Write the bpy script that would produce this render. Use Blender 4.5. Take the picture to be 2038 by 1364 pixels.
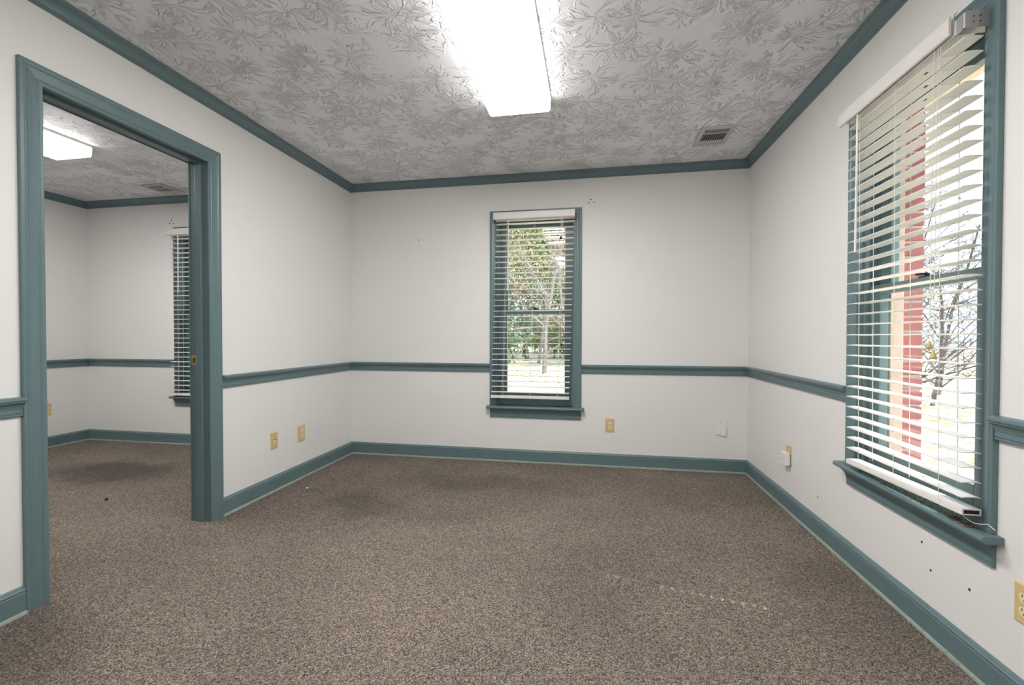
import bpy, math, random
from mathutils import Vector, Matrix

scene = bpy.context.scene
for o in list(bpy.data.objects):
    bpy.data.objects.remove(o, do_unlink=True)
COL = scene.collection

# ------------------------------------------------------------------ room constants (metres)
XL, XR, YB, H = -2.162, 1.202, 3.713, 2.44      # left wall, right wall, back wall, ceiling
YF = -1.0                                        # wall behind the viewer
XS = -5.12                                       # far side of the adjoining room
PT = 0.12                                        # partition thickness

# ------------------------------------------------------------------ camera
FPX = 878.57
cam_d = bpy.data.cameras.new('camera')
cam_d.sensor_width = 36.0
cam_d.lens = FPX / 2038 * 36.0
cam_d.clip_start = 0.02
cam_d.clip_end = 300
cam = bpy.data.objects.new('camera', cam_d)
COL.objects.link(cam)
yaw, pit, roll = 0.178131, -0.014497, 0.0012
r = Vector((math.cos(yaw), math.sin(yaw), 0)); fw = Vector((-math.sin(yaw), math.cos(yaw), 0)); up = Vector((0, 0, 1))
fw2 = fw * math.cos(pit) + up * math.sin(pit); up2 = up * math.cos(pit) - fw * math.sin(pit)
r3 = r * math.cos(roll) + up2 * math.sin(roll); up3 = up2 * math.cos(roll) - r * math.sin(roll)
m = Matrix((r3, up3, -fw2)).transposed().to_4x4()
m.translation = (0, 0, 1.0757)
cam.matrix_world = m
scene.camera = cam

# ------------------------------------------------------------------ sky, sun, exposure
world = bpy.data.worlds.new('world'); scene.world = world
world.use_nodes = True
bg = world.node_tree.nodes['Background']
bg.inputs['Color'].default_value = (0.70, 0.85, 1.0, 1)
bg.inputs['Strength'].default_value = 1.8
sun_d = bpy.data.lights.new('sun', 'SUN'); sun_d.energy = 6.0; sun_d.angle = 0.009; sun_d.color = (1.0, 0.93, 0.82)
sun = bpy.data.objects.new('sun', sun_d); COL.objects.link(sun)
sun.location = (12, -6, 14)
sun.rotation_euler = Vector((-0.82, 0.17, -1.0)).to_track_quat('-Z', 'Y').to_euler()
scene.view_settings.view_transform = 'Standard'
scene.view_settings.look = 'None'
scene.view_settings.gamma = 1.0
scene.view_settings.use_curve_mapping = False
scene.view_settings.exposure = 0.80
LAMP = 19.5

# ------------------------------------------------------------------ materials
def new_mat(name):
    mt = bpy.data.materials.new(name); mt.use_nodes = True
    nt = mt.node_tree; b = nt.nodes['Principled BSDF']
    return mt, nt, b

def N(nt, typ, **kw):
    n = nt.nodes.new(typ)
    for k, v in kw.items():
        if k.startswith('i_'):
            n.inputs[k[2:].replace('_', ' ')].default_value = v
        else:
            setattr(n, k, v)
    return n

def math_n(nt, op, a, b=None, c=None, clamp=False):
    n = nt.nodes.new('ShaderNodeMath'); n.operation = op; n.use_clamp = clamp
    for i, v in enumerate((a, b, c)):
        if v is None: continue
        if isinstance(v, (int, float)): n.inputs[i].default_value = v
        else: nt.links.new(v, n.inputs[i])
    return n.outputs[0]

def vmath(nt, op, a, b=None, scale=None):
    n = nt.nodes.new('ShaderNodeVectorMath'); n.operation = op
    for i, v in enumerate((a, b)):
        if v is None: continue
        if isinstance(v, (tuple, list)): n.inputs[i].default_value = v
        else: nt.links.new(v, n.inputs[i])
    if scale is not None: n.inputs['Scale'].default_value = scale
    return n

def mix_rgb(nt, fac, a, b, blend='MIX'):
    n = nt.nodes.new('ShaderNodeMix'); n.data_type = 'RGBA'; n.blend_type = blend
    for idx, v in ((0, fac), (6, a), (7, b)):
        if isinstance(v, (int, float)): n.inputs[idx].default_value = v
        elif isinstance(v, (tuple, list)): n.inputs[idx].default_value = (*v[:3], 1)
        else: nt.links.new(v, n.inputs[idx])
    return n.outputs[2]

def ramp(nt, fac, stops, interp='LINEAR'):
    n = nt.nodes.new('ShaderNodeValToRGB'); cr = n.color_ramp; cr.interpolation = interp
    while len(cr.elements) < len(stops): cr.elements.new(0.5)
    for e, (p, c) in zip(cr.elements, stops):
        e.position = p; e.color = (*c, 1)
    nt.links.new(fac, n.inputs[0]); return n.outputs[0]

def objcoord(nt):
    return nt.nodes.new('ShaderNodeTexCoord').outputs['Object']

def noise(nt, vec, scale, detail=2.0, rough=0.5, out='Fac'):
    n = N(nt, 'ShaderNodeTexNoise'); n.inputs['Scale'].default_value = scale
    n.inputs['Detail'].default_value = detail; n.inputs['Roughness'].default_value = rough
    nt.links.new(vec, n.inputs['Vector']); return n.outputs[out]

def bump(nt, b, h, strength, dist):
    n = N(nt, 'ShaderNodeBump'); n.inputs['Strength'].default_value = strength; n.inputs['Distance'].default_value = dist
    nt.links.new(h, n.inputs['Height']); nt.links.new(n.outputs[0], b.inputs['Normal'])

def varied(name, c, rough=0.5, var=0.06, scale=8.0, bump_scale=None, bump_d=0.001, metal=0.0, bstr=0.3):
    """paint or plastic with faint uneven colour and fine relief"""
    mt, nt, b = new_mat(name)
    co = objcoord(nt); f = noise(nt, co, scale, 4.0)
    lo = tuple(x * (1 - var) for x in c); hi = tuple(min(1, x * (1 + var)) for x in c)
    nt.links.new(mix_rgb(nt, f, lo, hi), b.inputs['Base Color'])
    b.inputs['Roughness'].default_value = rough; b.inputs['Metallic'].default_value = metal
    if bump_scale: bump(nt, b, noise(nt, co, bump_scale, 3.0), bstr, bump_d)
    return mt

M = {}
M['wall'] = varied('wall_paint', (0.79, 0.78, 0.765), 0.55, 0.02, 1.5, 260, 0.0006)
M['trim'] = varied('trim_paint', (0.122, 0.188, 0.203), 0.38, 0.10, 14, 90, 0.0006)
M['trim_worn'] = varied('trim_worn_edge', (0.30, 0.36, 0.31), 0.6, 0.35, 30, 120, 0.001)
M['blind'] = varied('blind_white', (0.80, 0.78, 0.75), 0.42, 0.03, 10)
M['cord'] = varied('cord_white', (0.78, 0.76, 0.70), 0.7, 0.05, 40)
M['tassel'] = varied('tassel_wood', (0.62, 0.50, 0.22), 0.4, 0.15, 60)
M['steel'] = varied('grey_steel', (0.36, 0.36, 0.36), 0.45, 0.06, 30, metal=0.3)
M['plate'] = varied('almond_plastic', (0.66, 0.50, 0.24), 0.35, 0.03, 20)
M['plate_light'] = varied('ivory_plastic', (0.80, 0.70, 0.45), 0.35, 0.03, 20)
M['white_plastic'] = varied('white_plastic', (0.82, 0.79, 0.76), 0.35, 0.02, 20)
M['dark'] = varied('dark_cavity', (0.012, 0.011, 0.011), 0.8, 0.1, 20)
M['brass'] = varied('brass', (0.55, 0.43, 0.20), 0.35, 0.15, 90, metal=0.8)
M['fix_metal'] = varied('lamp_housing', (0.75, 0.74, 0.72), 0.4, 0.03, 20)
M['vent'] = varied('vent_enamel', (0.55, 0.55, 0.54), 0.45, 0.08, 40)
M['anchor'] = varied('green_anchor', (0.03, 0.16, 0.10), 0.5, 0.1, 60)
M['brickmould'] = varied('bare_wood', (0.62, 0.46, 0.38), 0.7, 0.25, 18, 60, 0.002)
M['mortar'] = varied('mortar', (0.62, 0.58, 0.52), 0.9, 0.2, 40, 150, 0.003)
M['bug'] = varied('dry_insects', (0.13, 0.06, 0.025), 0.7, 0.7, 130)
M['litter'] = varied('grey_plastic', (0.22, 0.21, 0.20), 0.5, 0.3, 60)
M['bark'] = varied('bark', (0.11, 0.085, 0.08), 0.9, 0.5, 9, 30, 0.02)
M['bark_pale'] = varied('bark_pale', (0.27, 0.22, 0.21), 0.9, 0.4, 9, 30, 0.02)
M['shade_blind'] = M['blind']

# bricks: hue shifts from brick to brick
mt, nt, b = new_mat('brick')
oi = N(nt, 'ShaderNodeObjectInfo'); co = objcoord(nt)
base = ramp(nt, oi.outputs['Random'], [(0, (0.27, 0.055, 0.05)), (0.5, (0.34, 0.08, 0.08)), (1, (0.30, 0.10, 0.13))])
f = noise(nt, co, 60, 4)
nt.links.new(mix_rgb(nt, f, base, (0.42, 0.17, 0.17)), b.inputs['Base Color'])
b.inputs['Roughness'].default_value = 0.9
bump(nt, b, noise(nt, co, 200, 3), 0.5, 0.003); M['brick'] = mt

# window glass
mt, nt, b = new_mat('window_glass')
nt.nodes.remove(b); out = nt.nodes['Material Output']
tr = N(nt, 'ShaderNodeBsdfTransparent'); tr.inputs[0].default_value = (0.94, 0.97, 0.96, 1)
gl = N(nt, 'ShaderNodeBsdfGlossy'); gl.inputs['Roughness'].default_value = 0.03
lw = N(nt, 'ShaderNodeLayerWeight')
rf = math_n(nt, 'MULTIPLY_ADD', math_n(nt, 'POWER', lw.outputs['Facing'], 5.0), 0.85, 0.05)
mx = N(nt, 'ShaderNodeMixShader')
nt.links.new(rf, mx.inputs[0]); nt.links.new(tr.outputs[0], mx.inputs[1]); nt.links.new(gl.outputs[0], mx.inputs[2])
nt.links.new(mx.outputs[0], out.inputs[0]); M['glass'] = mt

# lit acrylic lamp lens
mt, nt, b = new_mat('lamp_lens')
b.inputs['Base Color'].default_value = (0.9, 0.9, 0.88, 1); b.inputs['Roughness'].default_value = 0.4
b.inputs['Emission Color'].default_value = (1.0, 0.975, 0.945, 1); b.inputs['Emission Strength'].default_value = LAMP
bump(nt, b, noise(nt, objcoord(nt), 400, 2), 0.2, 0.001); M['lens'] = mt
mt = mt.copy(); mt.name = 'lamp_lens_side'; M['lens_side'] = mt
mt.node_tree.nodes['Principled BSDF'].inputs['Emission Strength'].default_value = LAMP * 0.22
mt = mt.copy(); mt.name = 'lamp_lens_fill'; M['lens_fill'] = mt  # lens of the added fill light
mt.node_tree.nodes['Principled BSDF'].inputs['Emission Strength'].default_value = LAMP * 0.5

# ceiling: slap-brush plaster, radial bursts of thin ridges
mt, nt, b = new_mat('ceiling_plaster')
co = objcoord(nt)
def burst_layer(scale, off, k, warp, rmax, seed):
    sep = N(nt, 'ShaderNodeSeparateXYZ'); nt.links.new(co, sep.inputs[0])
    cmb = N(nt, 'ShaderNodeCombineXYZ'); nt.links.new(sep.outputs[0], cmb.inputs[0]); nt.links.new(sep.outputs[1], cmb.inputs[1])
    v = vmath(nt, 'SCALE', cmb.outputs[0], scale=scale).outputs[0]
    v = vmath(nt, 'ADD', v, off).outputs[0]
    w = N(nt, 'ShaderNodeTexNoise'); w.inputs['Scale'].default_value = 2.6; w.inputs['Detail'].default_value = 2.0
    nt.links.new(v, w.inputs['Vector'])
    wv = vmath(nt, 'SUBTRACT', w.outputs['Color'], (0.5, 0.5, 0.5)).outputs[0]
    wv = vmath(nt, 'SCALE', wv, scale=warp).outputs[0]
    vw = vmath(nt, 'ADD', v, wv).outputs[0]
    vw = vmath(nt, 'MULTIPLY', vw, (1, 1, 0)).outputs[0]
    vo = N(nt, 'ShaderNodeTexVoronoi', voronoi_dimensions='2D', feature='F1')
    vo.inputs['Scale'].default_value = 1.0; vo.inputs['Randomness'].default_value = 0.8
    nt.links.new(vw, vo.inputs['Vector'])
    d = vmath(nt, 'SUBTRACT', vw, vo.outputs['Position']).outputs[0]
    d = vmath(nt, 'MULTIPLY', d, (1, 1, 0)).outputs[0]
    rad = vmath(nt, 'LENGTH', d).outputs['Value']
    dn = vmath(nt, 'SCALE', vmath(nt, 'NORMALIZE', d).outputs[0], scale=k).outputs[0]
    sc = N(nt, 'ShaderNodeSeparateXYZ'); nt.links.new(vo.outputs['Color'], sc.inputs[0])
    zz = math_n(nt, 'ADD', math_n(nt, 'MULTIPLY', rad, 3.2), math_n(nt, 'MULTIPLY', sc.outputs[0], 71.0 + seed))
    cz = N(nt, 'ShaderNodeCombineXYZ'); nt.links.new(zz, cz.inputs[2])
    pv = vmath(nt, 'ADD', dn, cz.outputs[0]).outputs[0]
    n2 = N(nt, 'ShaderNodeTexNoise'); n2.inputs['Scale'].default_value = 1.0; n2.inputs['Detail'].default_value = 0.6
    nt.links.new(pv, n2.inputs['Vector'])
    a = math_n(nt, 'ABSOLUTE', math_n(nt, 'SUBTRACT', n2.outputs['Fac'], 0.5))
    ridge = N(nt, 'ShaderNodeMapRange', interpolation_type='SMOOTHSTEP')
    for i, val in ((1, 0.07), (2, 0.01), (3, 0.0), (4, 1.0)): ridge.inputs[i].default_value = val
    nt.links.new(a, ridge.inputs[0])
    n3 = N(nt, 'ShaderNodeTexNoise'); n3.inputs['Scale'].default_value = 0.55; n3.inputs['Detail'].default_value = 0.0
    nt.links.new(vmath(nt, 'ADD', pv, (31.7, 11.3, 5.1)).outputs[0], n3.inputs['Vector'])
    brk = N(nt, 'ShaderNodeMapRange', interpolation_type='SMOOTHSTEP')
    for i, val in ((1, 0.40), (2, 0.52), (3, 0.0), (4, 1.0)): brk.inputs[i].default_value = val
    nt.links.new(n3.outputs['Fac'], brk.inputs[0])
    mk = N(nt, 'ShaderNodeMapRange', interpolation_type='SMOOTHSTEP')
    for i, val in ((1, rmax), (2, rmax * 0.6), (3, 0.0), (4, 1.0)): mk.inputs[i].default_value = val
    nt.links.new(rad, mk.inputs[0])
    return math_n(nt, 'MULTIPLY', math_n(nt, 'MULTIPLY', ridge.outputs[0], brk.outputs[0]), mk.outputs[0])
h1 = burst_layer(4.4, (0.3, 0.7, 0), 5.2, 0.30, 0.66, 0)
h2 = burst_layer(4.2, (5.83, 9.21, 0), 4.6, 0.35, 0.42, 13)
hh = math_n(nt, 'MAXIMUM', h1, math_n(nt, 'MULTIPLY', h2, 0.8))
fine = noise(nt, co, 120, 3)
hh = math_n(nt, 'ADD', hh, math_n(nt, 'MULTIPLY', fine, 0.05))
nt.links.new(mix_rgb(nt, noise(nt, co, 2.0, 3), (0.835, 0.84, 0.865), (0.875, 0.88, 0.905)), b.inputs['Base Color'])
b.inputs['Roughness'].default_value = 0.55
bump(nt, b, hh, 1.0, 0.010); M['ceiling'] = mt

# carpet: flecked loop pile with traffic soil
mt, nt, b = new_mat('carpet')
co = objcoord(nt)
st = vmath(nt, 'MULTIPLY', co, (1, 1, 0)).outputs[0]
wn = N(nt, 'ShaderNodeTexNoise'); wn.inputs['Scale'].default_value = 90; nt.links.new(st, wn.inputs['Vector'])
st2 = vmath(nt, 'ADD', st, vmath(nt, 'SCALE', wn.outputs['Color'], scale=0.006).outputs[0]).outputs[0]
vo = N(nt, 'ShaderNodeTexVoronoi', voronoi_dimensions='2D'); vo.inputs['Scale'].default_value = 290
nt.links.new(st2, vo.inputs['Vector'])
sp = N(nt, 'ShaderNodeSeparateXYZ'); nt.links.new(vo.outputs['Color'], sp.inputs[0])
fleck = ramp(nt, sp.outputs[0], [(0.0, (0.055, 0.052, 0.055)), (0.22, (0.12, 0.103, 0.090)), (0.45, (0.205, 0.163, 0.128)),
                                 (0.65, (0.29, 0.228, 0.172)), (0.82, (0.26, 0.248, 0.245)), (1.0, (0.48, 0.40, 0.325))])
# dark worn soil patches, plus a darker patch in the adjoining room, each a soft-edged blot with a ragged border
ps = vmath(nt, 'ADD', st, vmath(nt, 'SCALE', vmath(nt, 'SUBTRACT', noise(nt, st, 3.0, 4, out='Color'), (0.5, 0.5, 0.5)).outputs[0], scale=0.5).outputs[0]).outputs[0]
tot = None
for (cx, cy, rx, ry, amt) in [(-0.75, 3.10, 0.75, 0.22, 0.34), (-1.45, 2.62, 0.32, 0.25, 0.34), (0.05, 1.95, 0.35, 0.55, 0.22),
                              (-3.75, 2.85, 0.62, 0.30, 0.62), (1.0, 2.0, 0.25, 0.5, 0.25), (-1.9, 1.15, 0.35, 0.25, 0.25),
                              (-1.05, 2.50, 0.45, 0.16, 0.20), (0.6, 3.2, 0.5, 0.3, 0.12)]:
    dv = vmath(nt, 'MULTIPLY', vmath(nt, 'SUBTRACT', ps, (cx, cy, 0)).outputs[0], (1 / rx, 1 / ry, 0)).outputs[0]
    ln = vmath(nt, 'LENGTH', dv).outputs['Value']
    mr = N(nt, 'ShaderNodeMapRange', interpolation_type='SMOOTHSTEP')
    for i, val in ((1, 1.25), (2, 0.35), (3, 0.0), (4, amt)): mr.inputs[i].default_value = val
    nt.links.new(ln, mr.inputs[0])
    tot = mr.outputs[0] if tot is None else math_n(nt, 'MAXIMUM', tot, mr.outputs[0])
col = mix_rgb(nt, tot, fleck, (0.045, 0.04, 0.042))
big = noise(nt, st, 1.6, 3)
col = mix_rgb(nt, 1.0, col, ramp(nt, big, [(0.3, (0.84, 0.84, 0.85)), (0.7, (1.08, 1.07, 1.05))]), 'MULTIPLY')
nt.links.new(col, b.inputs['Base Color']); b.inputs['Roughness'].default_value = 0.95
b.inputs['Specular IOR Level'].default_value = 0.1
bump(nt, b, vo.outputs['Distance'], 0.7, -0.004); M['carpet'] = mt

# outdoor ground: dry grass and fallen leaves
mt, nt, b = new_mat('dry_ground')
co = objcoord(nt)
vo = N(nt, 'ShaderNodeTexVoronoi'); vo.inputs['Scale'].default_value = 11.0; nt.links.new(co, vo.inputs['Vector'])
sp = N(nt, 'ShaderNodeSeparateXYZ'); nt.links.new(vo.outputs['Color'], sp.inputs[0])
gc = ramp(nt, sp.outputs[0], [(0.0, (0.20, 0.13, 0.07)), (0.3, (0.40, 0.33, 0.13)), (0.6, (0.56, 0.50, 0.40)), (1.0, (0.80, 0.76, 0.72))])
nt.links.new(gc, b.inputs['Base Color']); b.inputs['Roughness'].default_value = 0.9; M['ground'] = mt

def leaf_mat(name, a, c, d):
    mt, nt, b = new_mat(name); co = objcoord(nt)
    f = noise(nt, co, 2.2, 3, 0.7)
    nt.links.new(ramp(nt, f, [(0.3, a), (0.5, c), (0.7, d)]), b.inputs['Base Color'])
    b.inputs['Roughness'].default_value = 0.6
    M[name] = mt
leaf_mat('leaf_green', (0.06, 0.11, 0.025), (0.24, 0.30, 0.09), (0.50, 0.50, 0.20))
leaf_mat('leaf_dark', (0.03, 0.06, 0.03), (0.10, 0.16, 0.08), (0.25, 0.28, 0.18))
leaf_mat('leaf_dry', (0.22, 0.13, 0.09), (0.42, 0.30, 0.22), (0.60, 0.50, 0.36))

# ------------------------------------------------------------------ mesh helpers
class MB:
    def __init__(self): self.v = []; self.f = []
    def box(self, x0, x1, y0, y1, z0, z1):
        n = len(self.v)
        self.v += [(x, y, z) for z in (z0, z1) for y in (y0, y1) for x in (x0, x1)]
        self.f += [tuple(n + i for i in q) for q in ((0, 2, 3, 1), (4, 5, 7, 6), (0, 1, 5, 4), (2, 6, 7, 3), (0, 4, 6, 2), (1, 3, 7, 5))]
        return self
    def rings(self, rings, cap=True, closed=True):
        """loft rings of equal length"""
        n = len(self.v); k = len(rings[0])
        for rg in rings: self.v += [tuple(p) for p in rg]
        for i in range(len(rings) - 1):
            for j in range(k if closed else k - 1):
                a = n + i * k + j; b2 = n + i * k + (j + 1) % k
                self.f.append((a, b2, b2 + k, a + k))
        if cap:
            self.f.append(tuple(n + j for j in reversed(range(k))))
            self.f.append(tuple(n + (len(rings) - 1) * k + j for j in range(k)))
        return self
    def tube(self, pts, rad, sides=8, cap=True):
        pts = [Vector(p) for p in pts]; rr = rad if isinstance(rad, (list, tuple)) else [rad] * len(pts)
        rings = []; ref = None
        for i, p in enumerate(pts):
            t = (pts[min(i + 1, len(pts) - 1)] - pts[max(i - 1, 0)]).normalized()
            if ref is None:
                ref = Vector((0, 0, 1)) if abs(t.z) < 0.9 else Vector((1, 0, 0))
            a = t.cross(ref).normalized(); bb = t.cross(a).normalized()
            ref = a.cross(t) if a.cross(t).length > 0.1 else ref
            rings.append([p + (a * math.cos(2 * math.pi * j / sides) + bb * math.sin(2 * math.pi * j / sides)) * rr[i] for j in range(sides)])
        return self.rings(rings, cap)
    def build(self, name, mat, parent=None, smooth=False, bevel=0.0):
        me = bpy.data.meshes.new(name); me.from_pydata(self.v, [], self.f); me.validate(); me.update()
        import bmesh
        bm = bmesh.new(); bm.from_mesh(me); bmesh.ops.recalc_face_normals(bm, faces=bm.faces)
        if bevel: bmesh.ops.bevel(bm, geom=list(bm.edges), offset=bevel, segments=2, affect='EDGES', profile=0.6)
        bm.to_mesh(me); bm.free()
        if smooth:
            for p in me.polygons: p.use_smooth = True
        me.materials.append(M[mat])
        o = bpy.data.objects.new(name, me); COL.objects.link(o)
        if parent: o.parent = parent
        return o

def empty(name, loc=(0, 0, 0), rz=0.0, parent=None):
    o = bpy.data.objects.new(name, None); COL.objects.link(o); o.location = loc; o.rotation_euler = (0, 0, rz)
    o.empty_display_size = 0.1
    if parent: o.parent = parent
    return o

def tag(o, label=None, cat=None, group=None, kind=None):
    if label: o['label'] = label
    if cat: o['category'] = cat
    if group: o['group'] = group
    if kind: o['kind'] = kind
    return o

def struct(o, label=None, cat=None):
    return tag(o, label, cat, kind='structure')

# ------------------------------------------------------------------ the shell
WZ0, WZ1 = 0.48, 2.080        # clear window opening, sill to head
WHW = 0.329                   # half of the clear width
WINS = {'back': -0.471, 'right': 1.944, 'side': -3.668}
EXT = 0.17                    # exterior frame wall thickness

def wall_with_holes(name, fixed_lo, fixed_hi, axis, a0, a1, holes, label, lo=0.0, hi=H):
    """axis 'x': the wall runs along x and is fixed in y; holes (u0,u1,z0,z1)"""
    mb = MB()
    def put(u0, u1, z0, z1):
        if u1 - u0 < 1e-4 or z1 - z0 < 1e-4: return
        if axis == 'x': mb.box(u0, u1, fixed_lo, fixed_hi, z0, z1)
        else: mb.box(fixed_lo, fixed_hi, u0, u1, z0, z1)
    cur = a0
    for (u0, u1, z0, z1) in sorted(holes):
        put(cur, u0, lo, hi); put(u0, u1, lo, z0); put(u0, u1, z1, hi); cur = u1
    put(cur, a1, lo, hi)
    return struct(mb.build(name, 'wall'), label, 'wall')

hp = 0.02
def whole(c): return (c - WHW - hp, c + WHW + hp, WZ0 - 0.03, WZ1 + hp)
DY0, DY1, DZ = 1.413, 2.184, 2.066    # doorway clear opening
wall_back = wall_with_holes('wall_back', YB, YB + EXT, 'x', XL - PT, XR + EXT, [whole(WINS['back'])], 'pale back wall around the tall narrow window')
wall_right = wall_with_holes('wall_right', XR, XR + EXT, 'y', YF, YB, [whole(WINS['right'])], 'pale right wall around the window with a loose blind valance')
wall_left = wall_with_holes('wall_left', XL - PT, XL, 'y', YF, YB, [(DY0 - 0.018, DY1 + 0.018, 0.0, DZ + 0.018)], 'pale partition wall pierced by the doorway')
wall_front = wall_with_holes('wall_front', YF - 0.12, YF, 'x', XS - 0.12, XR + EXT, [], 'pale wall facing the back window')
wall_side_back = wall_with_holes('wall_side_back', YB, YB + EXT, 'x', XS - 0.12, XL - PT, [whole(WINS['side'])], 'pale back wall of the adjoining room')
wall_side_left = wall_with_holes('wall_side_left', XS - 0.12, XS, 'y', YF, YB, [], 'pale end wall of the adjoining room')
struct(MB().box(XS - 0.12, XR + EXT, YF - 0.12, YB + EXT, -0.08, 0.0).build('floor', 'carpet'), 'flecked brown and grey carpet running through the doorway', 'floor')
struct(MB().box(XS - 0.12, XR + EXT, YF - 0.12, YB + EXT, H, H + 0.1).build('ceiling', 'ceiling'), 'grey-white plaster ceiling with radiating brush bursts', 'ceiling')

# unseen slab added above the ceiling to keep high sun off the right window
struct(MB().box(XS - 0.6, 2.15, YF - 0.6, YB + 0.75, H + 0.11, H + 0.17).build('sun_shade_slab', 'brickmould'), 'added unseen wooden slab shading the right window from the sun', 'roof')

# ------------------------------------------------------------------ mouldings: profiles are (projection, height)
CROWN = [(0, 2.379), (0.006, 2.379), (0.010, 2.383), (0.010, 2.388), (0.014, 2.390), (0.016, 2.396), (0.019, 2.407), (0.025, 2.417),
         (0.033, 2.424), (0.042, 2.428), (0.043, 2.431), (0.047, 2.432), (0.048, 2.436), (0.048, H - 0.0005), (0, H - 0.0005)]
RAIL = [(0, 0.766), (0.010, 0.766), (0.013, 0.769), (0.013, 0.774), (0.010, 0.775), (0.010, 0.777), (0.012, 0.778), (0.012, 0.792),
        (0.0105, 0.7925), (0.0105, 0.794), (0.012, 0.7945), (0.014, 0.802), (0.019, 0.811), (0.026, 0.817), (0.028, 0.819), (0.028, 0.822),
        (0.031, 0.824), (0.033, 0.829), (0.032, 0.835), (0.028, 0.839), (0.020, 0.840), (0, 0.840)]
BASE = [(0, 0.0), (0.014, 0.0), (0.014, 0.083), (0.012, 0.085), (0.012, 0.088), (0.014, 0.090), (0.014, 0.094), (0.010, 0.098),
        (0.007, 0.104), (0.004, 0.107), (0, 0.108)]
SHOE = [(0.0142, 0.0), (0.021, 0.0), (0.021, 0.006), (0.019, 0.011), (0.0142, 0.013)]

def run(mb, prof, wall, a0, a1, m0=0, m1=0):
    """sweep a profile along a wall; m = 1 mitres an inside corner. wall: (axis, plane, sign into the room)"""
    axis, plane, sg = wall
    rings = []
    for end, mm, s in ((a0, m0, 1), (a1, m1, -1)):
        rg = []
        for d, z in prof:
            a = end + s * mm * d; p = plane + sg * d
            rg.append((p, a, z) if axis == 'y' else (a, p, z))
        rings.append(rg)
    mb.rings(rings)

W_BACK, W_LEFT, W_RIGHT, W_FRONT = ('x', YB, -1), ('y', XL, 1), ('y', XR, -1), ('x', YF, 1)
W_SBACK, W_SLEFT, W_SRIGHT, W_SFRONT = ('x', YB, -1), ('y', XS, 1), ('y', XL - PT, -1), ('x', YF, 1)
CW_D, CW_W = 0.079, 0.060          # casing widths: door, window
def wspan(c): return (c - WHW - CW_W, c + WHW + CW_W)
dcl, dcr = DY0 - CW_D, DY1 + CW_D
wb, wr, ws = wspan(WINS['back']), wspan(WINS['right']), wspan(WINS['side'])
trim_n = [0]
def moulding(base, prof, segs, label, cat, mat='trim', extra=None):
    mb = MB()
    for s in segs: run(mb, prof, *s)
    o = struct(mb.build(base, mat), label, cat)
    if extra:
        mb = MB()
        for s in segs: run(mb, extra, *s)
        mb.build('shoe_strip', 'trim_worn', o)
    return o
def trim(prof, segs, label):
    trim_n[0] += 1
    return moulding('trim_%d' % trim_n[0], prof, segs, label, 'moulding')
trim(CROWN, [(W_BACK, XL, XR, 1, 1)], 'teal crown moulding along the back wall')
trim(CROWN, [(W_LEFT, YF, YB, 1, 1)], 'teal crown moulding above the doorway wall')
trim(CROWN, [(W_RIGHT, YF, YB, 1, 1)], 'teal crown moulding above the right window')
trim(CROWN, [(W_FRONT, XL, XR, 1, 1)], 'teal crown moulding on the wall facing the back window')
trim(CROWN, [(W_SBACK, XS, XL - PT, 1, 1)], 'teal crown moulding over the adjoining room window')
trim(CROWN, [(W_SLEFT, YF, YB, 1, 1)], 'teal crown moulding on the end wall of the adjoining room')
trim(CROWN, [(W_SRIGHT, YF, YB, 1, 1)], 'teal crown moulding over the doorway inside the adjoining room')
trim(RAIL, [(W_BACK, XL, wb[0], 1, 0)], 'teal chair rail between the doorway corner and the back window')
trim(RAIL, [(W_BACK, wb[1], XR, 0, 1)], 'teal chair rail from the back window to the right corner')
trim(RAIL, [(W_LEFT, dcr, YB, 0, 1)], 'teal chair rail from the doorway to the back corner')
trim(RAIL, [(W_LEFT, YF, dcl, 1, 0)], 'short end of teal chair rail meeting the near door casing')
trim(RAIL, [(W_RIGHT, wr[1], YB, 0, 1)], 'teal chair rail from the right window to the back corner')
trim(RAIL, [(W_RIGHT, YF, wr[0], 1, 0)], 'end of teal chair rail beside the loose blind bracket window')
trim(RAIL, [(W_FRONT, XL, XR, 1, 1)], 'teal chair rail on the wall facing the back window')
trim(RAIL, [(W_SBACK, XS, ws[0], 1, 0)], 'teal chair rail left of the adjoining room window')
trim(RAIL, [(W_SBACK, ws[1], XL - PT, 0, 1)], 'teal chair rail right of the adjoining room window')
trim(RAIL, [(W_SLEFT, YF, YB, 1, 1)], 'teal chair rail on the end wall of the adjoining room')
moulding('baseboard_back', BASE, [(W_BACK, XL, XR, 1, 1)], 'teal baseboard along the back wall', 'baseboard', extra=SHOE)
moulding('baseboard_left', BASE, [(W_LEFT, dcr, YB, 0, 1)], 'teal baseboard from the doorway to the back corner', 'baseboard', extra=SHOE)
moulding('baseboard_left_near', BASE, [(W_LEFT, YF, dcl, 1, 0)], 'teal baseboard end meeting the near door casing', 'baseboard', extra=SHOE)
moulding('baseboard_right', BASE, [(W_RIGHT, YF, YB, 1, 1)], 'teal baseboard along the right wall under the window', 'baseboard', extra=SHOE)
moulding('baseboard_front', BASE, [(W_FRONT, XL, XR, 1, 1)], 'teal baseboard on the wall facing the back window', 'baseboard', extra=SHOE)
moulding('baseboard_side_back', BASE, [(W_SBACK, XS, XL - PT, 1, 1)], 'teal baseboard under the adjoining room window', 'baseboard', extra=SHOE)
moulding('baseboard_side_left', BASE, [(W_SLEFT, YF, YB, 1, 1)], 'teal baseboard on the end wall of the adjoining room', 'baseboard', extra=SHOE)

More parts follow.
